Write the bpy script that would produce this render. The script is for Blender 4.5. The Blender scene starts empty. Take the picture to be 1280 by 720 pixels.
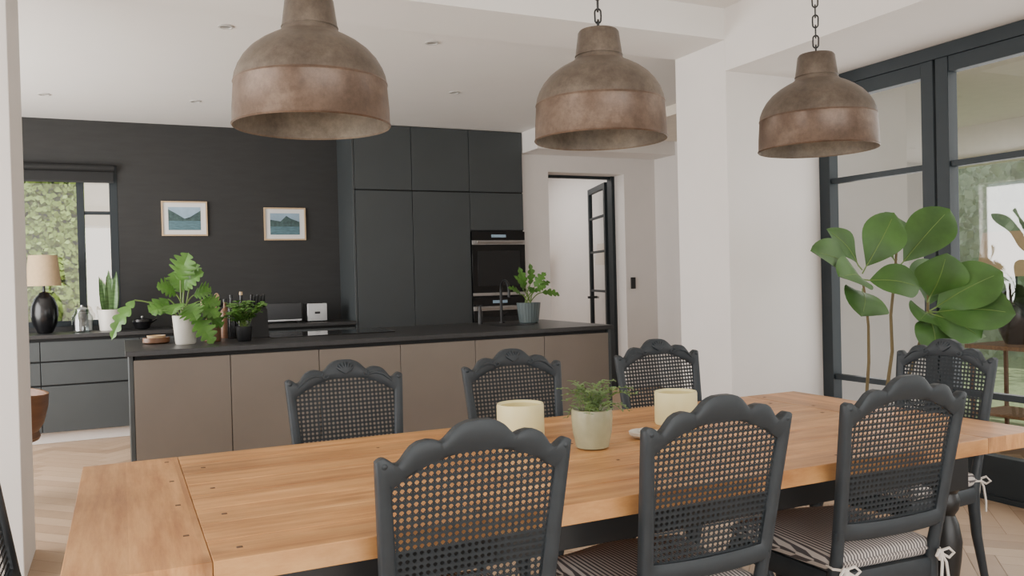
import bpy, math, random
from mathutils import Vector, Matrix
random.seed(7)
R=random.random
def U(a,b): return a+(b-a)*R()
pi=math.pi

# ------------------------------------------------------------------ materials
def lin(c):
    o=[]
    for x in c:
        x/=255.0
        o.append(x/12.92 if x<=0.04045 else ((x+0.055)/1.055)**2.4)
    return (o[0],o[1],o[2],1.0)
def newmat(name):
    m=bpy.data.materials.new(name); m.use_nodes=True
    nt=m.node_tree; b=nt.nodes['Principled BSDF']
    return m,nt,b
def L(nt,a,b): nt.links.new(a,b)
def coords(nt,scale=(1,1,1)):
    tc=nt.nodes.new('ShaderNodeTexCoord'); mp=nt.nodes.new('ShaderNodeMapping')
    mp.inputs['Scale'].default_value=scale
    L(nt,tc.outputs['Object'],mp.inputs['Vector'])
    return mp.outputs['Vector']
def noise(nt,vec,scale,detail=4,rough=0.55):
    n=nt.nodes.new('ShaderNodeTexNoise'); n.inputs['Scale'].default_value=scale
    n.inputs['Detail'].default_value=detail; n.inputs['Roughness'].default_value=rough
    L(nt,vec,n.inputs['Vector']); return n
def ramp(nt,fac,stops):
    r=nt.nodes.new('ShaderNodeValToRGB'); e=r.color_ramp.elements
    e[0].position=stops[0][0]; e[0].color=stops[0][1]
    e[1].position=stops[-1][0]; e[1].color=stops[-1][1]
    for p,c in stops[1:-1]:
        x=e.new(p); x.color=c
    L(nt,fac,r.inputs['Fac']); return r
def bump(nt,b,h,strength=0.2,dist=0.01):
    n=nt.nodes.new('ShaderNodeBump'); n.inputs['Strength'].default_value=strength
    n.inputs['Distance'].default_value=dist
    L(nt,h,n.inputs['Height']); L(nt,n.outputs['Normal'],b.inputs['Normal'])
def sc(c,k): return (min(c[0]*k,1),min(c[1]*k,1),min(c[2]*k,1),1)
def mat(name,rgb,rough=0.5,metal=0.0,nscale=8,amt=0.1,bmp=0.0,scale=(1,1,1),spec=0.5):
    m,nt,b=newmat(name); c=lin(rgb)
    v=coords(nt,scale); n=noise(nt,v,nscale)
    r=ramp(nt,n.outputs['Fac'],[(0.3,sc(c,1-amt)),(0.7,sc(c,1+amt))])
    L(nt,r.outputs['Color'],b.inputs['Base Color'])
    b.inputs['Roughness'].default_value=rough; b.inputs['Metallic'].default_value=metal
    b.inputs['Specular IOR Level'].default_value=spec
    if bmp: bump(nt,b,n.outputs['Fac'],bmp)
    return m
def woodmat(name,dark,mid,light,axis='X',plank=0.15,rough=0.45):
    m,nt,b=newmat(name)
    tc=nt.nodes.new('ShaderNodeTexCoord'); s=nt.nodes.new('ShaderNodeSeparateXYZ')
    L(nt,tc.outputs['Object'],s.inputs[0])
    cross='Y' if axis=='X' else 'X'
    d=nt.nodes.new('ShaderNodeMath'); d.operation='DIVIDE'; d.inputs[1].default_value=plank
    L(nt,s.outputs[cross],d.inputs[0])
    fl=nt.nodes.new('ShaderNodeMath'); fl.operation='FLOOR'; L(nt,d.outputs[0],fl.inputs[0])
    wn=nt.nodes.new('ShaderNodeTexWhiteNoise'); wn.noise_dimensions='1D'; L(nt,fl.outputs[0],wn.inputs['W'])
    off=nt.nodes.new('ShaderNodeVectorMath'); off.operation='MULTIPLY_ADD'
    L(nt,wn.outputs['Color'],off.inputs[0]); off.inputs[1].default_value=(7,7,7)
    L(nt,tc.outputs['Object'],off.inputs[2])
    mp=nt.nodes.new('ShaderNodeMapping'); mp.inputs['Scale'].default_value=(1.2,14,4) if axis=='X' else (14,1.2,4)
    L(nt,off.outputs[0],mp.inputs['Vector'])
    n=noise(nt,mp.outputs['Vector'],1.8,8,0.72)
    n2=noise(nt,mp.outputs['Vector'],9,3,0.6)
    r=ramp(nt,n.outputs['Fac'],[(0.32,lin(dark)),(0.5,lin(mid)),(0.66,lin(light))])
    hsv=nt.nodes.new('ShaderNodeHueSaturation')
    mr=nt.nodes.new('ShaderNodeMapRange'); mr.inputs['To Min'].default_value=0.88; mr.inputs['To Max'].default_value=1.08
    L(nt,wn.outputs['Value'],mr.inputs['Value']); L(nt,mr.outputs[0],hsv.inputs['Value'])
    n3=noise(nt,tc.outputs['Object'],3.5,5,0.6)
    r3=ramp(nt,n3.outputs['Fac'],[(0.32,(0.74,0.72,0.70,1)),(0.6,(1,1,1,1))])
    mx=nt.nodes.new('ShaderNodeMix'); mx.data_type='RGBA'; mx.blend_type='MULTIPLY'; mx.inputs[0].default_value=0.8
    L(nt,r.outputs['Color'],mx.inputs[6]); L(nt,r3.outputs['Color'],mx.inputs[7])
    mk=nt.nodes.new('ShaderNodeMapping'); mk.inputs['Scale'].default_value=(3,9,3) if axis=='X' else (9,3,3)
    L(nt,tc.outputs['Object'],mk.inputs['Vector'])
    vo=nt.nodes.new('ShaderNodeTexVoronoi'); vo.inputs['Scale'].default_value=0.7; L(nt,mk.outputs['Vector'],vo.inputs['Vector'])
    rk=ramp(nt,vo.outputs['Distance'],[(0.05,(0.38,0.30,0.25,1)),(0.17,(1,1,1,1))])
    mx2=nt.nodes.new('ShaderNodeMix'); mx2.data_type='RGBA'; mx2.blend_type='MULTIPLY'; mx2.inputs[0].default_value=0.75
    L(nt,mx.outputs[2],mx2.inputs[6]); L(nt,rk.outputs['Color'],mx2.inputs[7])
    L(nt,mx2.outputs[2],hsv.inputs['Color'])
    L(nt,hsv.outputs['Color'],b.inputs['Base Color'])
    b.inputs['Roughness'].default_value=rough
    bump(nt,b,n2.outputs['Fac'],0.08,0.004)
    return m
def floormat():
    m,nt,b=newmat('oak_herringbone')
    g=nt.nodes.new('ShaderNodeNewGeometry')
    v=coords(nt,(1,1,1)); n=noise(nt,v,14,6)
    r=ramp(nt,g.outputs['Random Per Island'],[(0,lin((166,138,112))),(0.5,lin((180,152,125))),(1,lin((192,165,138)))])
    mx=nt.nodes.new('ShaderNodeMix'); mx.data_type='RGBA'; mx.blend_type='MULTIPLY'; mx.inputs[0].default_value=0.15
    r2=ramp(nt,n.outputs['Fac'],[(0.3,(0.6,0.55,0.5,1)),(0.7,(1,1,1,1))])
    L(nt,r.outputs['Color'],mx.inputs[6]); L(nt,r2.outputs['Color'],mx.inputs[7])
    L(nt,mx.outputs[2],b.inputs['Base Color']); b.inputs['Roughness'].default_value=0.42
    return m
def glassmat(name,tint=(1,1,1,1),base=0.05):
    m=bpy.data.materials.new(name); m.use_nodes=True; nt=m.node_tree; nt.nodes.clear()
    o=nt.nodes.new('ShaderNodeOutputMaterial'); mx=nt.nodes.new('ShaderNodeMixShader')
    t=nt.nodes.new('ShaderNodeBsdfTransparent'); t.inputs[0].default_value=tint
    g=nt.nodes.new('ShaderNodeBsdfGlossy'); g.inputs['Roughness'].default_value=0.02
    lw=nt.nodes.new('ShaderNodeLayerWeight'); lw.inputs[0].default_value=0.5
    p=nt.nodes.new('ShaderNodeMath'); p.operation='POWER'; p.inputs[1].default_value=4
    L(nt,lw.outputs['Facing'],p.inputs[0])
    q=nt.nodes.new('ShaderNodeMath'); q.operation='MULTIPLY_ADD'; q.inputs[1].default_value=0.6; q.inputs[2].default_value=base
    L(nt,p.outputs[0],q.inputs[0])
    L(nt,q.outputs[0],mx.inputs[0]); L(nt,t.outputs[0],mx.inputs[1]); L(nt,g.outputs[0],mx.inputs[2])
    L(nt,mx.outputs[0],o.inputs[0]); return m
def stripemat():
    m,nt,b=newmat('ticking_stripe')
    tc=nt.nodes.new('ShaderNodeTexCoord'); s=nt.nodes.new('ShaderNodeSeparateXYZ'); L(nt,tc.outputs['Object'],s.inputs[0])
    mu=nt.nodes.new('ShaderNodeMath'); mu.operation='MULTIPLY'; mu.inputs[1].default_value=2*pi/0.0115
    L(nt,s.outputs['X'],mu.inputs[0])
    sn=nt.nodes.new('ShaderNodeMath'); sn.operation='SINE'; L(nt,mu.outputs[0],sn.inputs[0])
    r=ramp(nt,sn.outputs[0],[(0.0,lin((196,188,182))),(0.2,lin((84,80,82)))])
    L(nt,r.outputs['Color'],b.inputs['Base Color']); b.inputs['Roughness'].default_value=0.9
    return m
def rustmat(name,a,bc,c,rough=0.45,metal=0.6,ns=4):
    m,nt,b=newmat(name); v=coords(nt)
    n=noise(nt,v,ns,9,0.7); n2=noise(nt,v,36,6,0.76)
    r=ramp(nt,n.outputs['Fac'],[(0.34,lin(a)),(0.5,lin(bc)),(0.65,lin(c))])
    mx=nt.nodes.new('ShaderNodeMix'); mx.data_type='RGBA'; mx.blend_type='MULTIPLY'; mx.inputs[0].default_value=0.5
    r2=ramp(nt,n2.outputs['Fac'],[(0.38,(0.5,0.47,0.45,1)),(0.6,(1,1,1,1))])
    L(nt,r.outputs['Color'],mx.inputs[6]); L(nt,r2.outputs['Color'],mx.inputs[7])
    L(nt,mx.outputs[2],b.inputs['Base Color'])
    rr=nt.nodes.new('ShaderNodeMapRange'); rr.inputs['From Min'].default_value=0.35; rr.inputs['From Max'].default_value=0.65
    rr.inputs['To Min'].default_value=rough-0.1; rr.inputs['To Max'].default_value=rough+0.18
    L(nt,n.outputs['Fac'],rr.inputs['Value']); L(nt,rr.outputs[0],b.inputs['Roughness'])
    b.inputs['Metallic'].default_value=metal
    bump(nt,b,n2.outputs['Fac'],0.12,0.004)
    return m

M={}
M['white']=mat('white_plaster',(227,222,218),0.85,nscale=3,amt=0.02)
M['ceil']=mat('ceiling_paint',(236,233,230),0.9,nscale=3,amt=0.01)
M['darkwall']=mat('charcoal_plaster',(56,56,56),0.85,nscale=5,amt=0.07,bmp=0.05,scale=(1,1,5),spec=0.3)
M['cab']=mat('charcoal_lacquer',(61,66,68),0.5,nscale=4,amt=0.04)
M['carc']=mat('carcass_black',(18,19,20),0.7)
M['taupe']=mat('bronze_laminate',(120,111,102),0.42,metal=0.25,nscale=3,amt=0.05)
M['counter']=mat('black_stone',(44,44,45),0.38,nscale=30,amt=0.15)
M['black']=mat('black_metal',(22,23,25),0.4)
M['steelframe']=mat('blue_black_steel',(34,42,47),0.55,amt=0.05,spec=0.4)
M['steel']=mat('brushed_steel',(190,190,190),0.3,metal=1.0)
M['ovenglass']=mat('oven_glass',(14,15,17),0.08)
M['glass']=glassmat('window_glass',base=0.15)
M['jar']=glassmat('jar_glass',(0.85,0.88,0.88,1),0.12)
M['top']=woodmat('table_wood_long',(166,110,62),(200,145,89),(220,168,110),'X',0.142,0.42)
M['topend']=woodmat('table_wood_end',(166,110,64),(196,141,87),(214,161,105),'Y',0.135,0.42)
M['plug']=mat('dark_plug',(88,62,44),0.6)
M['chair']=mat('chair_paint',(44,50,55),0.5,nscale=20,amt=0.12,spec=0.4)
M['cane']=mat('painted_cane',(44,49,53),0.65,nscale=30,amt=0.15,spec=0.3)
M['stripe']=stripemat()
M['tie']=mat('cotton_tie',(215,208,200),0.9)
M['dome']=rustmat('aged_iron',(82,72,64),(104,93,83),(126,115,104),0.42,0.4,4.0)
M['band']=rustmat('aged_copper',(84,68,58),(106,87,74),(128,110,97),0.38,0.42,3.6)
M['inner']=rustmat('pendant_inside',(96,87,78),(126,115,103),(148,137,123),0.5,0.3)
M['wax']=mat('cream_wax',(230,220,168),0.5,amt=0.03)
M['waxin']=mat('wax_inner',(208,194,136),0.5,amt=0.05)
M['potg']=mat('celadon_glaze',(160,158,128),0.25,amt=0.15,nscale=12)
M['potw']=mat('white_ceramic',(222,218,208),0.35,amt=0.03)
M['potteal']=mat('slate_ceramic',(88,99,100),0.35,amt=0.1)
M['soil']=mat('soil',(50,38,30),0.95,amt=0.3,nscale=60)
M['leaf']=mat('fiddle_leaf',(66,100,46),0.48,amt=0.3,nscale=5,spec=0.35)
M['leaf2']=mat('philodendron_leaf',(78,120,48),0.45,amt=0.35,nscale=9,spec=0.35)
M['leaf3']=mat('herb_leaf',(98,124,74),0.5,amt=0.3,nscale=20)
M['snake']=mat('snake_leaf',(88,120,74),0.45,amt=0.4,nscale=14,scale=(1,1,4))
M['stem']=mat('woody_stem',(98,84,52),0.7)
M['stemg']=mat('green_stem',(104,130,62),0.5)
M['shade']=mat('linen_shade',(196,170,134),0.9,amt=0.06,nscale=30)
M['basket']=mat('wicker',(128,96,66),0.8,amt=0.3,nscale=50,bmp=0.5)
M['brownwood']=mat('brown_wood',(112,76,50),0.45,amt=0.2,nscale=6,scale=(1,1,6))
M['lightwood']=mat('ash_frame',(196,168,132),0.5)
M['paper']=mat('mount_paper',(228,228,226),0.8,amt=0.01)
M['psky']=mat('print_sky',(150,176,196),0.6,amt=0.15)
M['pmt']=mat('print_mountain',(62,84,84),0.6,amt=0.4,nscale=30)
M['plake']=mat('print_lake',(84,116,126),0.6,amt=0.3,nscale=20,scale=(1,1,8))
M['ivy']=mat('ivy_leaf',(146,172,84),0.55,amt=0.3,nscale=2.5)
M['hedge']=mat('garden_foliage',(132,148,118),0.6,amt=0.4,nscale=3)
M['patio']=mat('patio_stone',(150,146,138),0.8,amt=0.1)
M['extw']=mat('exterior_render',(226,216,202),0.9,amt=0.03)
M['grass']=mat('lawn',(120,134,96),0.9,amt=0.2,nscale=20)
M['floorbase']=mat('floor_joint',(142,118,97),0.8)
M['floor']=floormat()
M['lampblk']=mat('black_ceramic',(20,20,22),0.25)
M['trimlight']=mat('downlight_trim',(200,198,195),0.4)
M['lens']=mat('downlight_lens',(150,148,145),0.3)

# ------------------------------------------------------------------ builder
class B:
    def __init__(s): s.v=[];s.f=[];s.m=[];s.mats=[]
    def mi(s,m):
        m=M[m] if isinstance(m,str) else m
        if m not in s.mats: s.mats.append(m)
        return s.mats.index(m)
    def add(s,vs,fs,m):
        k=len(s.v); i=s.mi(m)
        s.v+= [tuple(x) for x in vs]
        for f in fs: s.f.append(tuple(k+j for j in f)); s.m.append(i)
    def box(s,x0,x1,y0,y1,z0,z1,m):
        vs=[(x0,y0,z0),(x1,y0,z0),(x1,y1,z0),(x0,y1,z0),(x0,y0,z1),(x1,y0,z1),(x1,y1,z1),(x0,y1,z1)]
        s.add(vs,[(3,2,1,0),(4,5,6,7),(0,1,5,4),(1,2,6,5),(2,3,7,6),(3,0,4,7)],m)
    def lathe(s,prof,c,m,seg=36,capb=False,capt=False,fn=None):
        vs=[];n=len(prof)
        for r,z in prof:
            for k in range(seg):
                a=2*pi*k/seg; rr=r if fn is None else r*fn(a,z)
                vs.append((c[0]+rr*math.cos(a),c[1]+rr*math.sin(a),c[2]+z))
        fs=[]
        for i in range(n-1):
            for k in range(seg):
                k2=(k+1)%seg
                fs.append((i*seg+k,i*seg+k2,(i+1)*seg+k2,(i+1)*seg+k))
        if capb: fs.append(tuple(reversed(range(seg))))
        if capt: fs.append(tuple((n-1)*seg+k for k in range(seg)))
        s.add(vs,fs,m)
    def tube(s,pts,rad,m,seg=8,closed=False):
        pts=[Vector(p) for p in pts]; n=len(pts)
        if not isinstance(rad,(list,tuple)): rad=[rad]*n
        T=[]
        for i in range(n):
            a=pts[(i-1)%n] if (closed or i>0) else pts[i]
            b=pts[(i+1)%n] if (closed or i<n-1) else pts[i]
            T.append((b-a).normalized())
        up=Vector((0,0,1)) if abs(T[0].z)<0.9 else Vector((1,0,0))
        N=(up-T[0]*up.dot(T[0])).normalized(); vs=[]
        for i in range(n):
            N=(N-T[i]*N.dot(T[i])).normalized(); Bn=T[i].cross(N)
            for k in range(seg):
                a=2*pi*k/seg
                vs.append(pts[i]+(N*math.cos(a)+Bn*math.sin(a))*rad[i])
        fs=[]
        for i in range(n if closed else n-1):
            j=(i+1)%n
            for k in range(seg):
                k2=(k+1)%seg
                fs.append((i*seg+k,i*seg+k2,j*seg+k2,j*seg+k))
        if not closed:
            fs.append(tuple(reversed(range(seg)))); fs.append(tuple((n-1)*seg+k for k in range(seg)))
        s.add(vs,fs,m)
    def ell(s,c,r,m,seg=14,rings=8):
        vs=[];fs=[]
        for i in range(rings+1):
            t=pi*(0.02+0.96*i/rings)
            for k in range(seg):
                a=2*pi*k/seg
                vs.append((c[0]+r[0]*math.sin(t)*math.cos(a),c[1]+r[1]*math.sin(t)*math.sin(a),c[2]-r[2]*math.cos(t)))
        for i in range(rings):
            for k in range(seg):
                k2=(k+1)%seg; fs.append((i*seg+k,i*seg+k2,(i+1)*seg+k2,(i+1)*seg+k))
        fs.append(tuple(reversed(range(seg)))); fs.append(tuple(rings*seg+k for k in range(seg)))
        s.add(vs,fs,m)
    def leaf(s,base,tip,W,m,n=Vector((-0.2,-0.55,0.8)),lobes=0,fold=0.15,droop=0.12,power=1.0,seg=None,ripple=0.0):
        base=Vector(base);tip=Vector(tip);d=tip-base;Ln=d.length;d=d/Ln
        side=d.cross(n)
        if side.length<0.05: side=d.cross(Vector((1,0,0.2)))
        side.normalize(); nn=side.cross(d).normalized()
        seg=seg or (36 if lobes else 10); vs=[]
        for i in range(seg+1):
            t=i/seg
            w=W/2*max(math.sin(pi*min(1,t**power)),0)**0.75
            if i in(0,seg): w=0.0015
            sw=0
            if lobes:
                w*=0.26+0.74*abs(math.sin(pi*(t*lobes+0.15)))**0.6
                sw=w*0.35
            c=base+d*Ln*t+nn*(droop*Ln*(math.sin(pi*t)*0.9-0.0))
            rp=nn*ripple*W*math.sin(t*9)
            vs+= [c-side*w+nn*fold*w+rp+d*sw, c-side*w*0.5+nn*fold*w*0.75+d*sw*.4, c, c+side*w*0.5+nn*fold*w*0.75+d*sw*.4, c+side*w+nn*fold*w-rp+d*sw]
        fs=[]
        for i in range(seg):
            for k in range(4):
                a=i*5+k; fs.append((a,a+1,a+6,a+5))
        s.add(vs,fs,m)
    def finish(s,name,bevel=0.0,angle=35,loc=(0,0,0),rz=0.0):
        me=bpy.data.meshes.new(name); me.from_pydata(s.v,[],s.f)
        for m in s.mats: me.materials.append(m)
        me.polygons.foreach_set('material_index',s.m)
        me.polygons.foreach_set('use_smooth',[True]*len(s.f)); me.update()
        try: me.set_sharp_from_angle(angle=math.radians(angle))
        except Exception: pass
        return place(name,me,loc,rz,bevel)
def place(name,me,loc=(0,0,0),rz=0.0,bevel=0.0):
    o=bpy.data.objects.new(name,me); bpy.context.scene.collection.objects.link(o)
    o.location=loc; o.rotation_euler=(0,0,rz)
    if bevel:
        b=o.modifiers.new('bevel','BEVEL'); b.width=bevel; b.segments=2; b.limit_method='ANGLE'; b.angle_limit=math.radians(40)
    return o
def boxobj(name,boxes,bevel=0):
    b=B()
    for x in boxes: b.box(*x)
    return b.finish(name,bevel)

# ------------------------------------------------------------------ room shell
b=B(); b.box(-2.7,5.77,-2.2,11.2,-0.12,-0.004,'floorbase')
n=5;W=0.115;c45=math.cos(pi/4)
def plank(x,y,w,h):
    g=0.010
    P=[(x+g,y+g),(x+w-g,y+g),(x+w-g,y+h-g),(x+g,y+h-g)]
    Q=[((px*W)*c45-(py*W)*c45+1.5,(px*W)*c45+(py*W)*c45+4.5) for px,py in P]
    cx=sum(q[0] for q in Q)/4; cy=sum(q[1] for q in Q)/4
    if -2.4<cx<5.45 and -1.9<cy<10.9:
        b.add([(q[0],q[1],0.0) for q in Q],[(0,1,2,3)],'floor')
for j in range(-90,90):
    for k in range(-12,12):
        plank(j+2*n*k,j,n,1); plank(j,j-2*n+1+2*n*k,1,n)
b.finish('floor')
W_='white'
DR=5.20
boxobj('wall_back',[(-2.2,-1.5,8.55,8.75,0,2.84,'darkwall'),(0.0,3.905,8.55,8.75,0,2.84,'darkwall'),(-1.5,0,8.55,8.75,0,0.96,'darkwall'),(-1.5,0,8.55,8.75,2.43,2.84,'darkwall')])
boxobj('wall_doorway',[(3.905,4.23,8.0,8.3,0,2.84,W_),(DR,5.62,8.0,8.3,0,2.84,W_),(4.23,DR,8.0,8.3,2.44,2.84,W_)])
boxobj('wall_bulkhead',[(3.905,5.62,7.6,8.0,2.62,2.84,W_)])
boxobj('wall_kitchen_right',[(5.62,5.77,4.79,11.2,0,3.0,'white')])
boxobj('wall_pier_right',[(3.56,5.75,4.26,4.79,0,3.0,W_)],0.004)
boxobj('wall_pier_left',[(-2.7,-0.42,4.26,4.79,0,3.0,W_)],0.004)
boxobj('ceiling_beam',[(-0.42,3.56,4.26,4.79,2.80,3.0,'ceil')])
boxobj('wall_right',[(3.56,4.45,-2.2,4.26,2.6,3.0,W_),(3.56,4.45,-2.2,-0.2,0,2.6,W_)])
boxobj('ceiling_kitchen',[(-2.2,5.77,4.79,8.75,2.84,3.0,'ceil')])
boxobj('ceiling_dining',[(-4.2,4.6,-5.2,4.79,3.0,3.15,'ceil')])  # runs past the front wall as an added overhang to keep sun out
boxobj('wall_left',[(-2.7,-2.5,-2.2,0.4,0,3.0,W_),(-2.7,-2.5,3.6,4.26,0,3.0,W_),(-2.7,-2.5,0.4,3.6,2.5,3.0,W_)])
boxobj('wall_front',[(-2.7,-1.8,-2.4,-2.2,0,3.0,W_),(3.2,4.45,-2.4,-2.2,0,3.0,W_),(-1.8,3.2,-2.4,-2.2,2.6,3.0,W_)])
boxobj('wall_kitchen_left',[(-2.4,-2.2,4.79,5.1,0,3.0,W_),(-2.4,-2.2,7.8,8.75,0,3.0,W_),(-2.4,-2.2,5.1,7.8,0,0.3,W_),(-2.4,-2.2,5.1,7.8,2.45,3.0,W_)])
boxobj('wall_hall',[(3.3,5.62,11.0,11.2,0,2.84,W_),(3.2,3.4,8.75,11.0,0,2.84,W_)])
boxobj('ceiling_hall',[(3.2,5.62,8.3,11.2,2.84,3.0,'ceil')])
boxobj('baseboard_doorway',[(3.91,4.21,7.985,8.0,0,0.1,W_),(DR+.02,5.61,7.985,8.0,0,0.1,W_)],0.003)
boxobj('baseboard_pier',[(3.545,3.56,4.26,4.79,0,0.1,W_),(3.545,4.33,4.245,4.26,0,0.1,W_)],0.003)
for i,(x,y) in enumerate([(0.61,5.2),(-0.5,7.5),(0.61,7.4),(2.53,6.4),(1.87,5.1)]):
    b=B(); b.lathe([(0.042,0),(0.045,-0.006),(0.034,-0.007),(0.03,-0.002)],(x,y,2.8395),'trimlight',24); b.lathe([(0.03,-0.002),(0.001,-0.002)],(x,y,2.8395),'lens',24); b.finish('ceiling_downlight')

# kitchen window
b=B(); F='steelframe'; y0,y1=8.56,8.63
b.box(-1.5,0,y0,y1,2.36,2.43,F);b.box(-1.5,0,y0,y1,0.96,1.01,F)
b.box(-0.07,0,y0,y1,1.01,2.36,F);b.box(-1.5,-1.43,y0,y1,1.01,2.36,F);b.box(-0.34,-0.28,y0,y1,1.01,2.36,F)
b.box(-0.28,-0.07,y0+.01,y1-.01,1.98,2.01,F)
b.add([(-1.43,8.59,1.01),(-0.07,8.59,1.01),(-0.07,8.59,2.36),(-1.43,8.59,2.36)],[(0,1,2,3)],'glass')
b.finish('window_1',0.003)
b=B(); b.tube([(-1.48,8.51,2.40),(-0.02,8.51,2.40)],0.035,'carc',12); b.box(-1.47,-0.03,8.515,8.52,2.28,2.40,'carc'); b.box(-1.47,-0.03,8.51,8.525,2.265,2.282,'black'); b.finish('roller_blind')
b=B(); b.box(-4,1.5,11.8,12.0,0,4.6,'hedge')
for i in range(12000):
    x=U(-2.6,0.4);z=U(0.4,4.0);s=U(.025,.055);y=11.78-U(0,.1)
    a=U(0,6.28);t=U(-.5,.5)
    dx,dz=math.cos(a)*s,math.sin(a)*s
    b.add([(x-dx,y,z-dz),(x+dz*.7,y-s*.4+t*.05,z-dx*.7),(x+dx,y-t*.06,z+dz),(x-dz*.7,y-s*.2,z+dx*.7)],[(0,1,2,3)],'ivy')
b.finish('ivy_wall')
boxobj('garden_pillar',[(-0.32,-0.05,10.0,10.25,0,3.2,'extw'),(-2.6,0.3,9.95,10.3,3.1,3.4,'extw')])
boxobj('ground',[(-12,22,-12,24,-0.3,-0.13,'grass')])

# doorway steel door (open)
def panel_door(b,Wd,Hd,bars,m='steelframe',t=0.045,st=0.07,mid=None):
    b.box(0,st,-t/2,t/2,0,Hd,m);b.box(Wd-st,Wd,-t/2,t/2,0,Hd,m)
    b.box(st,Wd-st,-t/2,t/2,0,0.14,m);b.box(st,Wd-st,-t/2,t/2,Hd-st,Hd,m)
    for z in bars: b.box(st,Wd-st,-t/2+.006,t/2-.006,z-.014,z+.014,m)
    b.add([(st,0,.14),(Wd-st,0,.14),(Wd-st,0,Hd-st),(st,0,Hd-st)],[(0,1,2,3)],'glass')
b=B(); panel_door(b,0.90,2.38,[0.62,1.1,1.58,2.0]); b.box(0.82,0.865,-.06,.06,1.0,1.03,'black'); b.box(0.76,0.86,-.065,-.05,1.0,1.025,'black')
b.finish('door_1',0.003,loc=(DR-.03,8.34,0.01),rz=math.radians(72))
boxobj('trim_doorway',[(DR-.04,DR,8.2,8.3,0,2.44,'steelframe'),(4.23,4.25,8.24,8.3,0,2.44,'steelframe'),(4.25,DR-.04,8.24,8.3,2.41,2.44,'steelframe')])
boxobj('light_switch',[(5.26,5.32,7.985,8.0,1.14,1.27,'black')],0.003)

# right glazed doors X=4.38
b=B(); fm='steelframe'
ys=[4.255,3.36,2.46,1.56,0.66,-0.195]
b.box(4.34,4.43,-0.195,4.255,2.52,2.597,fm); b.box(4.34,4.43,-0.195,4.255,0.0,0.03,fm)
for i in range(5):
    ya=ys[i+1];yb=ys[i]
    b.box(4.345,4.425,yb-.09,yb-(0.0 if i==0 else .008),0.03,2.52,fm); b.box(4.345,4.425,ya+(.008 if i<4 else 0),ya+.09,0.03,2.52,fm)
    b.box(4.35,4.42,ya+.09,yb-.09,0.03,0.25,fm);b.box(4.35,4.42,ya+.09,yb-.09,2.43,2.52,fm)
    for z in (1.9,0.58): b.box(4.36,4.41,ya+.09,yb-.09,z-.018,z+.018,fm)
    b.add([(4.385,ya+.08,.24),(4.385,yb-.08,.24),(4.385,yb-.08,2.44),(4.385,ya+.08,2.44)],[(0,1,2,3)],'glass')
b.finish('door_2',0.003)
# patio
boxobj('patio_floor',[(4.45,8.6,-4,4.26,-0.12,-0.02,'patio')])
boxobj('patio_roof',[(4.6,8.2,-4,7.5,2.75,2.95,'extw'),(8.0,8.2,-4,7.5,2.35,2.75,'extw')])
boxobj('patio_column',[(7.9,8.2,4.25,4.5,-0.12,2.35,'extw')])
b=B()
for i in range(9000):
    y=U(1.5,16);zz=U(0,4.2)
    s=U(.04,.10);a=U(0,6.28)
    x=11+1.2*math.sin(y*1.3+zz)+U(-.4,.4)
    d=Vector((U(-.3,.3),math.cos(a),math.sin(a)))*s; e=Vector((U(-.5,.1),-math.sin(a),math.cos(a)))*s*.6
    c=Vector((x,y,zz)); b.add([c-d,c+e,c+d,c-e],[(0,1,2,3)],'hedge')
b.box(12.6,12.8,0,18,-0.13,4.0,'hedge')
b.finish('garden_hedge')
b=B(); b.box(5.74,6.2,3.62,4.22,0.69,0.72,'basket')
for x in (5.76,6.15):
    for y in (3.64,4.17): b.box(x,x+.025,y,y+.025,-0.02,0.69,'brownwood')
b.box(5.76,6.175,3.64,4.195,.2,.22,'basket'); b.finish('reflection_lamp_console',0.003)  # made-up console holding the lamp that stands in for a glass reflection
def table_lamp(name,x,y,z,k=1.0,sh=1.0):
    b=B()
    b.lathe([(.05,0),(.06,.005),(.095,.08),(.11,.16),(.105,.24),(.08,.31),(.05,.34),(.04,.36),(.012,.37),(.012,.42)],(0,0,0),'lampblk',32,True)
    b.lathe([(.14*sh,.42),(.115*sh,.69),(.112*sh,.69),(.137*sh,.42),(.14*sh,.42)],(0,0,0),'shade',36)
    b.tube([(0,0,.40),(0,0,.6)],.005,'black'); b.tube([(-.113*sh,0,.66),(.113*sh,0,.66)],.003,'black')
    b.ell((0,0,.5),(.03,.03,.045),'potw')
    o=b.finish(name,loc=(x,y,z)); o.scale=(k,k,k)
table_lamp('table_lamp',-0.60,8.25,0.9205,0.98)
table_lamp('table_lamp',5.97,3.97,0.7205,1.2,1.5)  # lamp placed outside to stand in for a reflection in the door glass

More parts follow.
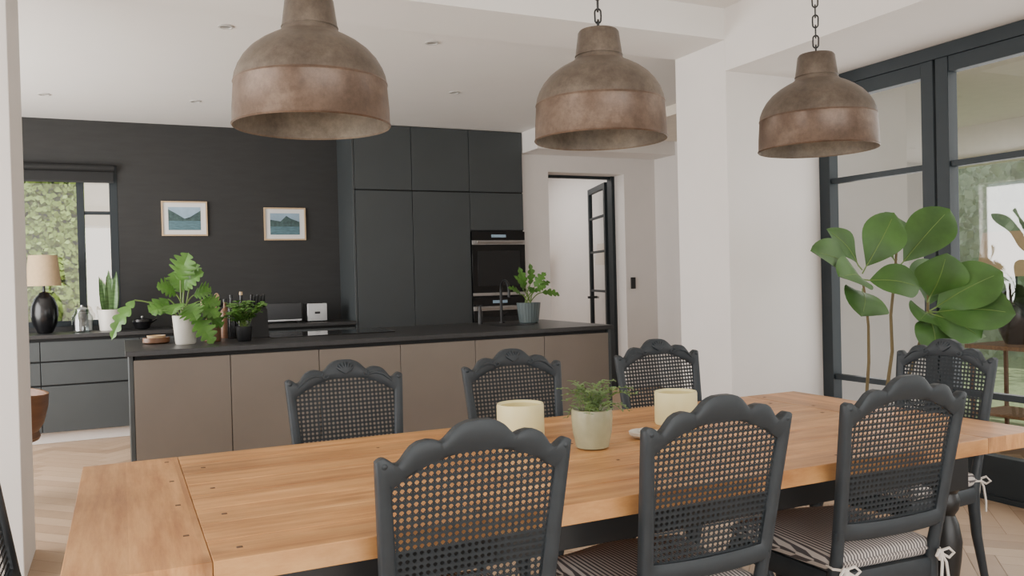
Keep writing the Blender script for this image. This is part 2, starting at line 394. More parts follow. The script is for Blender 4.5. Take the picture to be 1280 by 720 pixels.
# ------------------------------------------------------------------ kitchen
b=B(); cf='cab'
x0,x1=2.06,3.9; yf=7.95
b.box(x0+.02,x1-.002,yf+.022,8.548,0.0,2.838,'carc'); b.box(x0,x0+.02,yf,8.548,0,2.838,cf)
cols=[2.082,2.665,3.285,3.898]
g=.003
for i in range(2):
    for (z0,z1) in ((.1,2.192),(2.198,2.835)):
        b.box(cols[i]+g,cols[i+1]-g,yf,yf+.022,z0+g,z1-g,cf)
a_,c_=cols[2]+g,cols[3]-g
for (z0,z1) in ((.1,.66),(1.80,2.192),(2.198,2.835)): b.box(a_,c_,yf,yf+.022,z0+g,z1-g,cf)
b.finish('tall_cabinet',0.002)
def oven(z0,z1):
    b=B(); b.box(a_,c_,yf-.02,yf+.02,z0,z1,'ovenglass')
    b.box(a_,c_,yf-.024,yf-.018,z1-.135,z1-.09,'steel')
    b.box(a_,c_,yf-.024,yf-.018,z0,z0+.03,'steel')
    b.tube([(a_+.04,yf-.06,z1-.11),(c_-.04,yf-.06,z1-.11)],.011,'steel',10)
    for x in (a_+.07,c_-.07): b.tube([(x,yf-.06,z1-.11),(x,yf-.02,z1-.11)],.008,'steel')
    b.box(a_+.22,c_-.22,yf-.0225,yf-.02,z1-.06,z1-.03,'psky')
    b.box(a_+.06,c_-.06,yf-.0222,yf-.02,z0+.1,z1-.2,'black')
    b.finish('built_in_oven',0.002)
oven(1.12,1.785); oven(.67,1.10)
b=B()
b.box(-2.19,2.055,yf+.022,8.548,.1,.888,'carc');b.box(-2.19,2.055,yf+.08,8.54,0,.1,'white')
xs=[-2.19,-1.4,-.62,0.14,.9,1.48,2.055]
for i in range(6):
    for z0,z1 in ((.1,.49),(.5,.69),(.70,.865)):
        b.box(xs[i]+.003,xs[i+1]-.003,yf,yf+.022,z0,z1-.004,cf)
b.box(-2.195,2.058,yf-.02,8.548,.888,.92,'counter')
b.finish('kitchen_counter',0.002)
# island
b=B(); X0,X1,Y0,Y1=.045,3.413,5.50,6.64
b.box(X0+.02,X1-.02,Y0+.022,Y1-.02,.08,.888,'carc'); b.box(X0+.06,X1-.06,Y0+.08,Y1-.08,0,.08,'carc')
b.box(X0-.012,X0+.012,Y0,Y1,.0,.888,cf); b.box(X1-.012,X1+.012,Y0,Y1,0,.888,cf)
w=(X1-X0-.024)/6
for i in range(6):
    xa=X0+.012+i*w
    b.box(xa+.002,xa+w-.002,Y0,Y0+.022,.08,.862,'taupe'); b.box(xa+.003,xa+w-.003,Y1-.022,Y1,.08,.862,cf)
b.box(X0-.03,X1+.02,Y0-.025,Y1+.02,.888,.92,'counter')
b.finish('kitchen_island',0.002)
boxobj('cooktop',[(.95,1.85,6.0,6.5,.9203,.927,'ovenglass')],.002)
b=B(); b.tube([(2.93,6.45,.9205),(2.93,6.45,.93)],.03,'black',20)
b.tube([(2.93,6.45,.93),(2.93,6.45,1.2)]+[(2.93,6.45-.08+.08*math.cos(t),1.2+.08*math.sin(t)) for t in [pi*k/8 for k in range(1,9)]]+[(2.93,6.29,1.14)],.012,'black',10)
b.tube([(2.93,6.45,.98),(2.99,6.45,1.0)],.006,'black'); b.finish('kitchen_faucet')
b=B(); b.box(2.72,3.0,5.98,6.24,.9203,.923,'black'); b.lathe([(.02,0),(.02,.1),(.012,.12),(.012,.15)],(2.72,6.42,.9205),'black',16,True,True); b.box(2.69,2.74,6.41,6.43,1.07,1.08,'black'); b.finish('soap_dispenser')

# toasters
b=B(); b.box(1.25,1.58,8.15,8.33,.935,1.11,'lampblk'); b.box(1.29,1.54,8.19,8.21,1.108,1.113,'black');b.box(1.29,1.54,8.26,8.28,1.108,1.113,'black')
b.box(1.235,1.25,8.2,8.28,1.03,1.05,'steel')
for x in(1.28,1.54):
    for y in(8.17,8.3): b.box(x,x+.02,y,y+.02,.9205,.936,'black')
b.box(1.25,1.58,8.148,8.15,.94,.955,'steel')
b.finish('toaster',.015)
b=B(); b.box(1.63,1.82,8.12,8.36,.93,1.1,'steel'); b.box(1.66,1.79,8.17,8.2,1.098,1.104,'black');b.box(1.66,1.79,8.26,8.29,1.098,1.104,'black');b.box(1.70,1.75,8.105,8.12,1.0,1.02,'black')
for x in(1.65,1.78):
    for y in(8.14,8.32): b.box(x,x+.02,y,y+.02,.9205,.932,'black')
b.finish('toaster',.015)
# pictures
def picture(x0,x1,z0,z1,v):
    b=B(); y=8.548; t=.014
    b.box(x0,x1,y-.02,y,z0,z0+t,'lightwood');b.box(x0,x1,y-.02,y,z1-t,z1,'lightwood')
    b.box(x0,x0+t,y-.02,y,z0+t,z1-t,'lightwood');b.box(x1-t,x1,y-.02,y,z0+t,z1-t,'lightwood')
    b.box(x0+t,x1-t,y-.01,y,z0+t,z1-t,'paper')
    a,c,e,f=x0+.06,x1-.06,z0+.055,z1-.055; H=f-e
    def q(pts,yy,m): b.add([(p[0],yy,p[1]) for p in pts],[tuple(range(len(pts)))],m)
    q([(a,e),(c,e),(c,f),(a,f)],y-.0105,'psky')
    q([(a,e),(c,e),(c,e+H*.42),(a,e+H*.42)],y-.0112,'plake')
    if v: ps=[(a,e+H*.4),(c,e+H*.4),(c,e+H*.85),(a+(c-a)*.75,e+H*.6),(a+(c-a)*.5,e+H*.5),(a+(c-a)*.2,e+H*.75),(a,e+H*.9)]
    else: ps=[(a,e+H*.38),(c,e+H*.38),(c,e+H*.6),(a+(c-a)*.7,e+H*.75),(a+(c-a)*.55,e+H*.88),(a+(c-a)*.35,e+H*.62),(a,e+H*.7)]
    k=len(ps); cen=(a+(c-a)*.5,e+H*.42)
    b.add([(p[0],y-.0118,p[1]) for p in ps]+[(cen[0],y-.0118,cen[1])],[(i,(i+1)%k,k) for i in range(k)],'pmt')
    b.finish('framed_picture')
picture(.37,.78,1.78,2.11,1); picture(1.31,1.72,1.735,2.06,0)

# plants -------------------------------------------------
def pot(b,r0,r1,h,m,fn=None):
    b.lathe([(r0*.9,0),(r0,.008),(r1,h),(r1*.92,h),(r1*.88,h-.02)],(0,0,0),m,48,True,fn=fn)
    b.lathe([(.001,h-.02),(r1*.89,h-.02)],(0,0,0),'soil',24)
def philo(name,loc,seed,specs,potr,poth,potm,fn=None,width=.17,lob=5):
    random.seed(seed); b=B(); pot(b,potr*.8,potr,poth,potm,fn)
    for (bx,by,bz,tx,ty,tz,wd) in specs:
        base=Vector((bx,by,bz));tip=Vector((tx,ty,tz)); root=Vector((U(-.03,.03),U(-.03,.03),poth-.02))
        mid=(root+base)/2+Vector((0,0,.05))
        pts=[(root*(1-t)**2+mid*2*t*(1-t)+base*t*t) for t in [k/6 for k in range(7)]]
        b.tube(pts,.0045,'stemg',6)
        b.leaf(base,tip,wd,'leaf2',n=Vector((U(-.4,.1),-.6,.6)),lobes=lob,fold=.2,droop=.1,power=.75)
    b.finish(name,loc=loc)
philo('potted_philodendron',(.38,5.88,.9205),1,[
 (-.02,0,.42,.03,-.06,.60,.19),(.0,.0,.36,.12,-.08,.47,.18),(-.05,0,.33,-.17,-.05,.38,.18),(.06,.02,.32,.17,-.02,.34,.17),
 (-.08,-.02,.25,-.22,-.06,.22,.16),(.07,-.02,.24,.2,-.1,.17,.17),(.02,-.05,.26,.06,-.17,.16,.18),(.05,-.08,.18,.16,-.14,.0,.15),
 (-.03,-.06,.27,-.09,-.18,.2,.17),(-.30,.0,.30,-.44,.0,.05,.11),(.0,.06,.34,-.06,.12,.48,.17),(.04,.03,.38,.09,.05,.53,.16),(.12,.05,.2,.24,.05,.1,.14),
 (-.1,.02,.3,-.2,.0,.2,.15),(.1,0,.28,.22,-.03,.25,.14)],.08,.19,'potw')
rib=lambda a,z:1+.02*math.cos(24*a)
philo('potted_palm',(3.09,6.25,.9205),2,[
 (-.03,0,.3,-.1,-.04,.47,.08),(.02,0,.32,.0,-.04,.5,.08),(.06,0,.3,.16,-.02,.42,.09),(.13,0,.25,.29,-.02,.22,.09),(-.07,0,.24,-.2,-.02,.3,.08),
 (-.05,-.02,.27,-.16,-.06,.4,.07),(.04,-.04,.26,.12,-.1,.3,.08),(.1,.02,.28,.22,.02,.34,.08),(0,-.05,.25,-.03,-.13,.3,.08)],.1,.17,'potteal',rib,lob=4)
random.seed(3)
b=B(); pot(b,.085,.1,.19,'potw')
for i in range(15):
    a=U(0,6.28);r=U(0,.05);h=U(.2,.38); p=(r*math.cos(a),r*math.sin(a),.16)
    b.leaf(p,(p[0]*2.0,p[1]*2.0,.16+h),.07,'snake',n=Vector((U(-.5,.5),-1,0)),fold=.3,droop=.04,power=.6)
b.finish('potted_snake_plant',loc=(-.09,8.2,.9205))
def herb(name,loc,r,h,potm,nst,spread,hh,lm='leaf3',ls=.03,seed=4,lw=.5):
    random.seed(seed); b=B(); pot(b,r*.85,r,h,potm)
    for i in range(nst):
        a=U(0,6.28); s=U(.2,1)*spread; root=Vector((U(-r,r)*.5,U(-r,r)*.5,h-.02)); end=Vector((math.cos(a)*s,math.sin(a)*s,h+U(.3,1)*hh))
        mid=(root+end)/2+Vector((0,0,.35*hh)); pts=[root*(1-t)**2+mid*2*t*(1-t)+end*t*t for t in [k/6 for k in range(7)]]
        b.tube(pts,.0013,'stemg',4)
        for k in range(2,7):
            for q in (-1,1):
                p=pts[k]; d=Vector((math.cos(a+q*1.2),math.sin(a+q*1.2),U(-.2,.5))).normalized()
                b.leaf(p,p+d*ls*U(.7,1.2),ls*lw,lm,n=Vector((0,-.3,1)),seg=4)
    b.finish(name,loc=loc)
herb('potted_herb',(.75,5.88,.9205),.055,.1,'black',38,.15,.17,'leaf2',.045,5,.7)
def bottle(name,x,y,r,h,m,cap='black'):
    b=B(); b.lathe([(r*.95,0),(r,.006),(r,h*.62),(r*.85,h*.7),(r*.35,h*.78),(r*.32,h*.94)],(0,0,0),m,24,True,True)
    b.lathe([(r*.4,h*.93),(r*.4,h),(.001,h)],(0,0,0),cap,16); b.finish(name,loc=(x,y,.9205))
bottle('oil_bottle',.60,6.2,.032,.30,'lampblk'); bottle('oil_bottle',.79,6.3,.03,.33,'lampblk','lightwood'); bottle('oil_bottle',.68,6.32,.035,.28,'brownwood'); bottle('oil_bottle',.71,6.2,.03,.31,'lampblk')
b=B(); 
b.add([(-.06,-.09,0),(.06,-.09,0),(.06,.09,0),(-.06,.09,0),(-.06,-.03,.2),(.06,-.03,.2),(.06,.12,.25),(-.06,.12,.25)],[(3,2,1,0),(4,5,6,7),(0,1,5,4),(1,2,6,5),(2,3,7,6),(3,0,4,7)],'carc')
for i in range(5):
    x=-.045+.022*i; b.tube([(x,.02,.21),(x,-.01,.31-.01*(i%2))],.009,'black',8)
b.finish('knife_block',.004,loc=(.90,6.25,.9205))
b=B(); b.lathe([(.05,0),(.055,.005),(.055,.11),(.05,.11),(.05,.01),(.001,.01)],(0,0,0),'brownwood',28,True)
for i in range(6):
    a=i*1.05; b.tube([(0.02*math.cos(a),.02*math.sin(a),.02),(.05*math.cos(a),.05*math.sin(a),.24+.02*(i%3))],.005,'lightwood' if i%2 else 'black'); b.ell((.055*math.cos(a),.055*math.sin(a),.26+.02*(i%3)),(.018,.008,.03),'lightwood' if i%2 else 'black')
b.finish('utensil_holder',loc=(.56,6.0,.9205))
b=B(); b.lathe([(.07,0),(.085,.01),(.085,.04),(.078,.04),(.076,.015),(.001,.015)],(0,0,0),'brownwood',32,True); b.lathe([(.045,.015),(.05,.02),(.06,.055),(.055,.055),(.045,.03),(.001,.03)],(0,0,0),'lightwood',28,True); b.finish('wooden_tray',loc=(.21,6.1,.9205))
b=B(); b.lathe([(.06,0),(.085,.01),(.085,.13),(.06,.17),(.055,.2),(.052,.2),(.057,.165),(.08,.125),(.08,.015),(.001,.012)],(0,0,0),'jar',32,True); b.tube([(.06,0,.17),(-.06,0,.17)],.003,'steel'); b.lathe([(.055,.2),(.03,.215),(.012,.22),(.012,.235),(.001,.236)],(0,0,0),'steel',20); b.finish('glass_jug',loc=(-.31,8.2,.9205))
b=B(); b.lathe([(.03,0),(.06,.01),(.085,.07),(.08,.09),(.03,.1),(.001,.1)],(0,0,0),'lampblk',28,True); b.ell((0,0,.11),(.012,.012,.012),'steel'); b.tube([(.07,0,.06),(.12,0,.09)],[.012,.007],'lampblk'); b.finish('black_teapot',loc=(.17,8.22,.9205))
for (x,h_) in ((.98,.16),(1.1,.13)):
    b=B(); b.lathe([(.045,0),(.05,.006),(.05,h_-.03),(.046,h_-.02)],(0,0,0),'lampblk',28,True,True); b.lathe([(.048,h_-.02),(.048,h_),(.001,h_)],(0,0,0),'lightwood',28); b.finish('storage_jar',loc=(x,8.25,.9205))

# wooden tub chair by the kitchen
b=B(); 
vs=[];seg=30;arc=1.5*pi
for i in range(seg+1):
    a=-arc/2+arc*i/seg+pi/6-pi/3
    top=.70-.04*math.cos(a)
    for (r,z) in ((.20,.40),(.25,.48),(.275,.58),(.28,top),(.265,top),(.255,.58),(.23,.49),(.19,.42)):
        vs.append((r*math.cos(a),r*math.sin(a),z))
fs=[]
for i in range(seg):
    for k in range(8):
        k2=(k+1)%8; fs.append((i*8+k,(i+1)*8+k,(i+1)*8+k2,i*8+k2))
b.add(vs,fs,'brownwood')
b.lathe([(.001,.38),(.22,.38),(.23,.40),(.22,.44),(.001,.445)],(0,0,0),'brownwood',30)
for a in (.8,2.4,3.9,5.5): b.tube([(.13*math.cos(a),.13*math.sin(a),.39),(.2*math.cos(a),.2*math.sin(a),0)],[.018,.012],'black')
b.finish('wooden_tub_chair',loc=(-.70,5.9,0))

# ------------------------------------------------------------------ dining table
TX0,TX1,TY0,TY1,TZ=-.12,2.75,1.745,2.87,.76
b=B(); th=.05
b.box(TX0,TX0+.27,TY0,TY1,TZ-th,TZ,'topend'); b.box(TX1-.27,TX1,TY0,TY1,TZ-th,TZ,'topend')
npl=8; pw=(TY1-TY0)/npl
for i in range(npl):
    b.box(TX0+.2712,TX1-.2712,TY0+i*pw+.0004,TY0+(i+1)*pw-.0004,TZ-th,TZ-.0003,'top')
for i,y in enumerate([TY0+pw*(i+.5) for i in range(npl)]):
    for x in (TX0+.235,TX0+.33,TX1-.235,TX1-.33):
        if (i+int(x*10))%2==0: b.box(x-.007,x+.007,y-.007,y+.007,TZ-.004,TZ+.0006,'plug')
for x in (.75,1.32,1.9):
    for i in range(0,npl,2): 
        y=TY0+pw*(i+.5); b.box(x-.006,x+.006,y-.006,y+.006,TZ-.004,TZ+.0004,'plug')
K='black'
b.box(TX0+.22,TX1-.22,TY0+.14,TY0+.17,.60,TZ-th,K);b.box(TX0+.22,TX1-.22,TY1-.17,TY1-.14,.60,TZ-th,K)
b.box(TX0+.2,TX0+.23,TY0+.14,TY1-.14,.60,TZ-th,K);b.box(TX1-.23,TX1-.2,TY0+.14,TY1-.14,.60,TZ-th,K)
for x in (TX0+.24,TX1-.24):
    for y in (TY0+.18,TY1-.18):
        b.box(x-.05,x+.05,y-.05,y+.05,.56,TZ-th,K)
        b.lathe([(.03,0),(.04,.02),(.042,.05),(.028,.09),(.024,.12),(.03,.2),(.046,.32),(.05,.38),(.04,.44),(.028,.47),(.04,.49),(.045,.52),(.036,.545),(.045,.56)],(x,y,0),K,24,True,True)
b.finish('dining_table',0.002)

# ------------------------------------------------------------------ chairs
def build_chair():
    b=B(); Z0=.55
    HW=.226
    pts=[(0,1.008),(.025,1.007),(.042,1.002),(.058,.992),(.070,.980),(.079,.971),(.086,.968),(.098,.973),(.115,.976),(.135,.973),(.150,.965),(.162,.951),(.171,.938),(.179,.931),(.189,.932),(.198,.941),(.209,.947),(.219,.945),(.227,.938)]
    def T(x):
        x=abs(x)
        for i in range(len(pts)-1):
            if x<=pts[i+1][0]:
                t=(x-pts[i][0])/(pts[i+1][0]-pts[i][0]); return pts[i][1]+(pts[i+1][1]-pts[i][1])*t
        return pts[-1][1]
    def hw(z): return .203+(HW-.203)*max(0,min(1,(z-Z0)/.38))**1.1
    def Yb(z): return -.215-(z-.45)*.17
    outer=[];inner=[]
    ns=14; ZS=.925; ZI=.876
    for i in range(ns):
        z=Z0+(ZS-Z0)*i/ns; outer.append((-hw(z),z)); inner.append((-(hw(z)-.034),Z0+.045+(ZI-Z0-.045)*i/ns))
    nt=90
    for i in range(nt+1):
        s=-1+2*i/nt; x=s*HW; outer.append((x,T(x))); xi=s*(HW-.034)
        a=abs(s)
        zi=ZI+.064*(1-a**2.2)
        inner.append((xi,min(zi,T(x)-.03)))
    for i in range(ns):
        z=ZS-(ZS-Z0)*(i+1)/ns; outer.append((hw(z),z)); inner.append((hw(z)-.034,ZI-(ZI-Z0-.045)*(i+1)/ns))
    nb=12
    for i in range(1,nb):
        s=1-2*i/nb; outer.append((s*hw(Z0),Z0-.012*(1-s*s))); inner.append((s*(hw(Z0)-.034),Z0+.045-.008*(1-s*s)))
    n=len(outer); vs=[]
    for k in range(n):
        ox,oz=outer[k];ix,iz=inner[k]
        mx,mz=(ox+ix)/2,(oz+iz)/2
        ring=[(ox,oz,.011),(ox*.88+ix*.12,oz*.88+iz*.12,.0155),(mx,mz,.016),(ox*.2+ix*.8,oz*.2+iz*.8,.013),(ix,iz,.007),
              (ix,iz,-.007),(ox*.2+ix*.8,oz*.2+iz*.8,-.013),(mx,mz,-.016),(ox*.88+ix*.12,oz*.88+iz*.12,-.0155),(ox,oz,-.011)]
        for (x,z,t) in ring: vs.append((x,Yb(z)+t,z))
    fs=[]
    for k in range(n):
        k2=(k+1)%n
        for q in range(10):
            q2=(q+1)%10; fs.append((k*10+q,k*10+q2,k2*10+q2,k2*10+q))
    b.add(vs,fs,'chair')
    def inside(x,z): return abs(x)<hw(z)-.02 and z>Z0+.03 and z<min(ZI+.012+.062*(1-min(1,abs(x)/(HW-.034))**2.2),T(x*1.1)-.02)
    def strips(p0,d,w,off):
        st=.004;run=None;N=int(1.1/st); side=(-d[1],d[0])
        for i in range(N+1):
            x=p0[0]+d[0]*st*i; z=p0[1]+d[1]*st*i; ins=inside(x,z)
            if ins and run is None: run=(x,z)
            if (not ins or i==N) and run is not None:
                a=run;c=(x,z);run=None
                if math.hypot(c[0]-a[0],c[1]-a[1])>.01:
                    vv=[]
                    for (px,pz),sg in ((a,-1),(a,1),(c,1),(c,-1)):
                        X=px+side[0]*w/2*sg;Z=pz+side[1]*w/2*sg; vv.append((X,Yb(Z)+off,Z))
                    b.add(vv,[(0,1,2,3)],'cane')
    P=.0158
    for i in range(-14,15): strips((i*P,Z0-.02),(0,1),.0056,.001)
    for i in range(0,30): strips((-.26,Z0+.01+i*P),(1,0),.0056,-.001)
    s2=math.sqrt(.5)
    for i in range(-40,40):
        strips((i*P+P*.5,Z0+.01),(s2,s2),.0024,.0015); strips((i*P+P*.5,Z0+.01),(-s2,s2),.0024,-.0015)
    for k in range(-3,4):
        a=k*.36
        b.tube([(0,Yb(.965)+.018,.958),(math.sin(a)*.024,Yb(.98)+.02,.965+math.cos(a)*.018),(math.sin(a)*.040,Yb(.99)+.014,.967+math.cos(a)*.034)],[.004,.007,.004],'chair',6)
    for sg in(-1,1):
        sp=[(sg*(.075+.0024*t*math.cos(t)),Yb(.955)+.018,.952+.002*t*math.sin(t)) for t in [k*.55 for k in range(14)]]
        b.tube(sp,.0032,'chair',6)
        b.tube([(sg*.09,Yb(.955)+.016,.95),(sg*.12,Yb(.955)+.017,.955),(sg*.15,Yb(.94)+.016,.945),(sg*.182,Yb(.9)+.015,.915)],[.004,.006,.006,.003],'chair',6)
        b.ell((sg*.210,Yb(.93)+.001,.931),(.014,.02,.013),'chair')
        b.tube([(sg*.190,Yb(.575),.575),(sg*.186,-.222,.50),(sg*.184,-.21,.44),(sg*.182,-.21,.38),(sg*.182,-.225,.25),(sg*.184,-.26,.1),(sg*.186,-.285,0.0)],[.017,.018,.021,.022,.019,.015,.014],'chair',12)
        b.tube([(sg*.205,.195,.43),(sg*.212,.205,.38),(sg*.215,.215,.33),(sg*.205,.205,.24),(sg*.193,.19,.14),(sg*.19,.187,.07),(sg*.198,.2,.03),(sg*.203,.21,.0)],[.026,.03,.027,.02,.0145,.013,.018,.016],'chair',12)
        b.ell((sg*.215,.222,.375),(.016,.014,.024),'chair')
        x=sg*.180
        for q in (-1,1):
            b.tube([(x,-.245,.468),(x+q*.02,-.262,.48),(x+q*.035,-.266,.465),(x+q*.02,-.262,.452),(x,-.247,.465)],.0045,'tie',6)
            b.tube([(x,-.25,.466),(x+q*.008,-.262,.44),(x+q*.016,-.264,.38),(x+q*.012,-.268,.32-.02*q)],.0042,'tie',6)
        b.ell((x,-.25,.467),(.009,.008,.008),'tie')
        b.tube([(x,-.25,.467),(x+sg*.025,-.225,.468),(x+sg*.018,-.19,.47)],.004,'tie',6)
    per=[]
    for i in range(13): 
        t=-1+2*i/12; per.append((t*.235,.225+.018*math.cos(t*pi)-.012*abs(t)))
    for i in range(1,8): 
        t=i/8; per.append((.235-.037*t,.205-.43*t))
    for i in range(9): per.append((.198-.396*i/8,-.225))
    for i in range(1,8):
        t=1-i/8; per.append((-(.235-.037*t),.205-.43*t))
    n=len(per); vs=[]
    for (k,z) in ((.985,.385),(1.0,.39),(1.0,.435),(.98,.445),(.0,.445)):
        for (x,y) in per: vs.append((x*k,y*k,z))
    fs=[]
    for r in range(4):
        for i in range(n):
            j=(i+1)%n; fs.append((r*n+i,(r*n+j),(r+1)*n+j,(r+1)*n+i))
    fs.append(tuple(range(n)))
    b.add(vs,fs,'chair')
    vs=[]; rr=((.0,.446),(.94,.446),(.985,.455),(1.0,.472),(.985,.488),(.93,.498),(.7,.507),(.35,.51),(0.001,.511))
    for (k,z) in rr:
        for (x,y) in per: vs.append((x*k*.99,y*k*.97+.004,z))
    fs=[]
    for r in range(len(rr)-1):
        for i in range(n):
            j=(i+1)%n; fs.append((r*n+i,(r*n+j),(r+1)*n+j,(r+1)*n+i))
    b.add(vs,fs,'stripe')
    b.tube([(x*.995,y*.975+.004,.472) for x,y in per],.005,'stripe',6,closed=True)
    return b
cb=build_chair()
o=cb.finish('dining_chair',angle=50,loc=(.685,1.95,0),rz=math.radians(0)); cm=o.data
for (x,y,r) in [(1.33,1.94,0),(2.00,1.94,-3),(.77,2.865,180),(1.48,2.865,180),(2.22,2.875,180),(2.79,2.36,90),(-.035,2.30,-90)]:
    place('dining_chair',cm,(x,y,0),math.radians(r))

# ------------------------------------------------------------------ pendants
def pendant(x,y,zr):
    b=B()
    b.lathe([(.212,.0),(.2150,.004),(.2120,.010),(.2110,.05),(.2065,.112),(.2085,.116),(.2065,.121)],(0,0,0),'band',64)
    dome=[(.2065,.121),(.2035,.138),(.195,.160),(.181,.184),(.160,.208),(.134,.228),(.108,.243),(.090,.252),(.080,.259),(.075,.269)]
    b.lathe(dome,(0,0,0),'dome',64)
    b.lathe([(.075,.269),(.0775,.272),(.075,.277),(.066,.346),(.061,.353),(.04,.358),(.012,.362),(.001,.362)],(0,0,0),'dome',40)
    b.lathe([(.212,0),(.208,.004),(.206,.05),(.202,.115),(.19,.155),(.172,.184),(.15,.206),(.123,.224),(.095,.238),(.07,.255),(.001,.26)],(0,0,0),'inner',64)
    b.tube([(0,0,.26),(0,0,.2)],.022,'black',16); b.ell((0,0,.165),(.03,.03,.045),'potw')
    lp=[(.014*math.cos(t),0,.374+.014*math.sin(t)) for t in [2*pi*k/14 for k in range(14)]]
    b.tube(lp,.0035,'black',6,closed=True)
    z=.381; i=0; H=2.995-zr
    while z<H-.03:
        pts=[]
        for k in range(16):
            t=2*pi*k/16; px=.010*math.cos(t); pz=.012*math.sin(t)+(.011 if math.sin(t)>0 else -.011 if math.sin(t)<0 else 0)
            pts.append((px,0,z+.02+pz) if i%2 else (0,px,z+.02+pz))
        b.tube(pts,.0033,'black',6,closed=True); z+=.0375; i+=1
    b.lathe([(.001,H-.035),(.02,H-.035),(.05,H-.01),(.052,H+.0045)],(0,0,0),'black',28)
    b.finish('pendant_lamp',angle=40,loc=(x,y,zr),rz=x*3)
for x,z in ((.492,1.736),(1.417,1.742),(2.355,1.751)): pendant(x,2.31,z)

# ------------------------------------------------------------------ table decor
def candle(x,y,r,h):
    b=B(); b.lathe([(r*.97,0),(r,.006),(r,h*.6),(r*.995,h-.006),(r*.97,h),(r*.9,h-.001),(r*.86,h-.008)],(0,0,0),'wax',56,True)
    b.lathe([(r*.86,h-.008),(r*.8,h-.028),(r*.4,h-.034),(.001,h-.035)],(0,0,0),'waxin',56)
    for k in range(3):
        a=2.1*k; b.tube([(.03*math.cos(a),.03*math.sin(a),h-.035),(.031*math.cos(a),.03*math.sin(a),h-.02)],.0013,'black',6)
    b.finish('pillar_candle',loc=(x,y,TZ+.001))
candle(1.21,2.53,.080,.122); candle(1.82,2.49,.077,.118)
random.seed(11)
b=B(); b.lathe([(.045,0),(.052,.004),(.062,.05),(.066,.1),(.064,.122),(.059,.124),(.056,.11)],(0,0,0),'potg',48,True); b.lathe([(.001,.108),(.057,.108)],(0,0,0),'soil',24)
for i in range(46):
    a=U(0,6.28); s=U(.03,.14); root=Vector((U(-.03,.03),U(-.03,.03),.105)); end=Vector((math.cos(a)*s,math.sin(a)*s,.12+U(.0,.1)-.5*max(0,s-.09)))
    mid=(root+end)/2+Vector((0,0,.06)); pts=[root*(1-t)**2+mid*2*t*(1-t)+end*t*t for t in [k/7 for k in range(8)]]
    b.tube(pts,.001,'stemg',4)
    for k in range(2,8):
        for q in(-1,1):
            d=Vector((math.cos(a+q*1.1),math.sin(a+q*1.1),U(-.3,.5))).normalized(); b.leaf(pts[k],pts[k]+d*U(.012,.02),.007,'leaf3',n=Vector((0,-.3,1)),seg=4)
b.finish('potted_fern',loc=(1.345,2.286,TZ+.001))
b=B(); b.lathe([(.02,0),(.035,.002),(.048,.012),(.05,.022),(.044,.024),(.03,.012),(.001,.01)],(0,0,0),'potw',32,True); b.ell((0.005,0,.022),(.024,.02,.012),'potw'); b.finish('small_dish',loc=(1.57,2.33,TZ+.001))

# ------------------------------------------------------------------ fiddle leaf fig
random.seed(5)
b=B(); px,py=3.78,3.3
b.lathe([(.12,0),(.14,.01),(.17,.2),(.165,.34),(.155,.36),(.145,.35),(.15,.3)],(px,py,0),'basket',40,True); b.lathe([(.001,.31),(.15,.31)],(px,py,0),'soil',24)
def stem(p,r0=.011,r1=.006):
    n=len(p); b.tube(p,[r0+(r1-r0)*i/(n-1) for i in range(n)],'stem',8)
c1=Vector((3.56,3.2,1.25));c2=Vector((3.80,3.2,1.25));c3=Vector((4.03,3.18,1.06))
stem([(3.74,3.3,.3),(3.66,3.27,.45),(3.63,3.25,.62),(3.64,3.24,.8),(3.62,3.22,1.0),(3.58,3.2,1.15),c1])
stem([(3.79,3.3,.3),(3.80,3.27,.6),(3.82,3.24,.85),(3.79,3.22,1.05),c2,(3.82,3.2,1.4)])
stem([(3.82,3.3,.3),(3.9,3.28,.55),(4.0,3.24,.8),c3,(4.04,3.18,1.2)])
LS=[(c1,(3.12,3.12,1.40),.2),(c1+Vector((.0,-.02,-.02)),(3.16,2.98,1.27),.19),(c1+Vector((0,0,-.05)),(3.33,3.0,1.07),.22),(c1,(3.81,3.05,1.2),.22),
 (c1+Vector((0,0,.03)),(3.75,3.15,1.60),.2),(c1+Vector((0,0,.05)),(3.36,3.25,1.52),.16),(c2+Vector((.02,0,.05)),(4.12,3.1,1.62),.22),(c2+Vector((.02,0,.08)),(3.66,3.25,1.56),.18),
 (c2+Vector((.02,0,.1)),(3.95,3.35,1.62),.18),
 (c3,(3.92,3.05,.84),.22),(c3,(4.26,2.9,1.27),.25),(c3,(4.24,2.82,1.05),.27),(c3+Vector((0,0,.05)),(4.02,3.05,1.38),.25),(c3,(4.15,2.95,.92),.24),(c3,(4.2,3.3,1.35),.22),(c3,(3.86,3.1,1.02),.18)]
for base,tip,wd in LS:
    base=Vector(base);tip=Vector(tip); d=tip-base; st=base+d*.12
    b.tube([base,st],.004,'stemg',6)
    nv=Vector((U(-.4,-.05),-.7,.55))
    b.leaf(st,tip,wd*1.15,'leaf',n=nv,fold=.12,droop=.1,power=1.25,seg=14,ripple=.04)
    dd=(tip-st); Ln=dd.length; du=dd/Ln; sd=du.cross(nv).normalized(); nn=sd.cross(du).normalized()
    b.tube([st+dd*t+nn*(.1*Ln*math.sin(pi*t)*.9+.001) for t in [k/8 for k in range(8)]],[.0035-.0003*k for k in range(8)],'stemg',5)
b.finish('fiddle_leaf_fig')
b=B(); b.lathe([(.14,0),(.14,.02),(.02,.03),(.012,.05),(.012,1.5)],(0,0,0),'black',24,True); b.lathe([(.16,1.45),(.12,1.75)],(0,0,0),'shade',32); b.finish('floor_lamp',loc=(5.35,10.5,0))

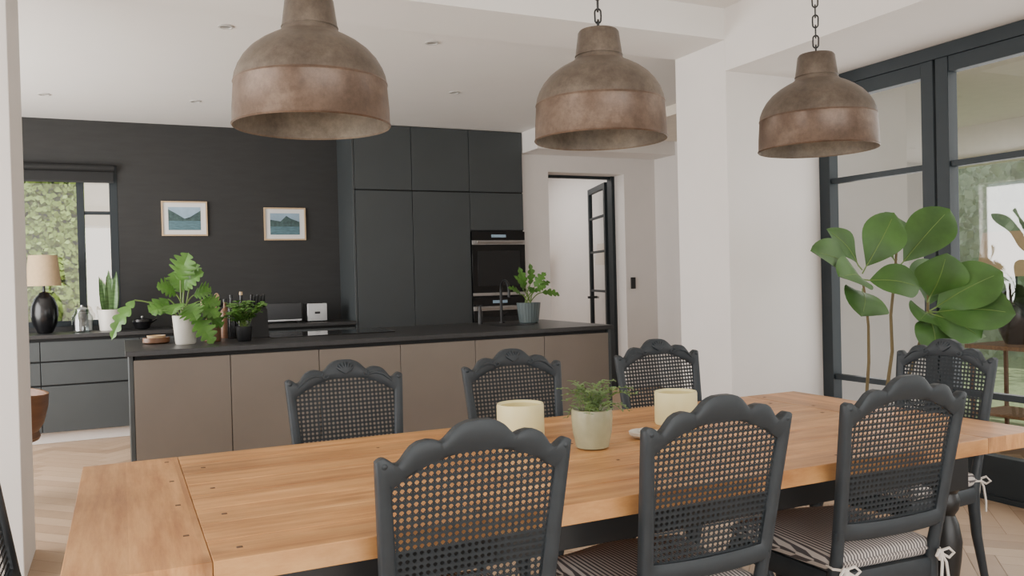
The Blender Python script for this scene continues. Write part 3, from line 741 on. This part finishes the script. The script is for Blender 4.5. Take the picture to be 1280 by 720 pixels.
# ------------------------------------------------------------------ lights
def area(name,loc,rot,sx,sy,p,col=(1,.97,.935)):
    d=bpy.data.lights.new(name,'AREA'); d.shape='RECTANGLE'; d.size=sx; d.size_y=sy; d.energy=p; d.color=col
    o=bpy.data.objects.new(name,d); bpy.context.scene.collection.objects.link(o); o.location=loc; o.rotation_euler=rot
    return o
h=pi/2
area('window_light_front',(.7,-2.35,1.35),(h,0,0),4.8,2.4,145)
area('window_light_left',(-2.6,2.0,1.4),(h,0,-h),3.1,2.1,130)
area('kitchen_fill_light',(-2.3,6.45,1.4),(h,0,-h),2.6,2.0,185)  # added fill to brighten the kitchen, at an invented left-wall opening
area('window_light_right',(4.5,2.0,1.45),(h,0,h),4.2,2.1,70)
area('hall_fill_light',(4.5,9.7,2.8),(0,0,0),1.2,1.6,36)  # added fill for the room past the doorway, no fixture there
s=bpy.data.lights.new('sun','SUN'); s.energy=5.0; s.angle=.02; s.color=(1,.96,.88)
so=bpy.data.objects.new('sun',s); bpy.context.scene.collection.objects.link(so)
so.rotation_euler=Vector((-.35,.6,-1)).to_track_quat('-Z','Y').to_euler(); so.location=(3,-5,12)
w=bpy.data.worlds.new('World'); bpy.context.scene.world=w; w.use_nodes=True
bg=w.node_tree.nodes['Background']; bg.inputs[0].default_value=(.90,.94,1,1); bg.inputs[1].default_value=1.7

# ------------------------------------------------------------------ camera
yaw=math.radians(25.2); pit=math.radians(.77); rol=.025
Fv=Vector((math.sin(yaw)*math.cos(pit),math.cos(yaw)*math.cos(pit),-math.sin(pit)))
R0=Vector((math.cos(yaw),-math.sin(yaw),0)); U0=R0.cross(Fv)
Rv=R0*math.cos(rol)-U0*math.sin(rol); Uv=U0*math.cos(rol)+R0*math.sin(rol)
cam=bpy.data.cameras.new('camera'); cam.sensor_width=36; cam.lens=1040/1280*36; cam.clip_start=.05
co=bpy.data.objects.new('camera',cam); bpy.context.scene.collection.objects.link(co)
mt=Matrix((Rv,Uv,-Fv)).transposed().to_4x4(); mt.translation=Vector((0,0,1.31)); co.matrix_world=mt
bpy.context.scene.camera=co
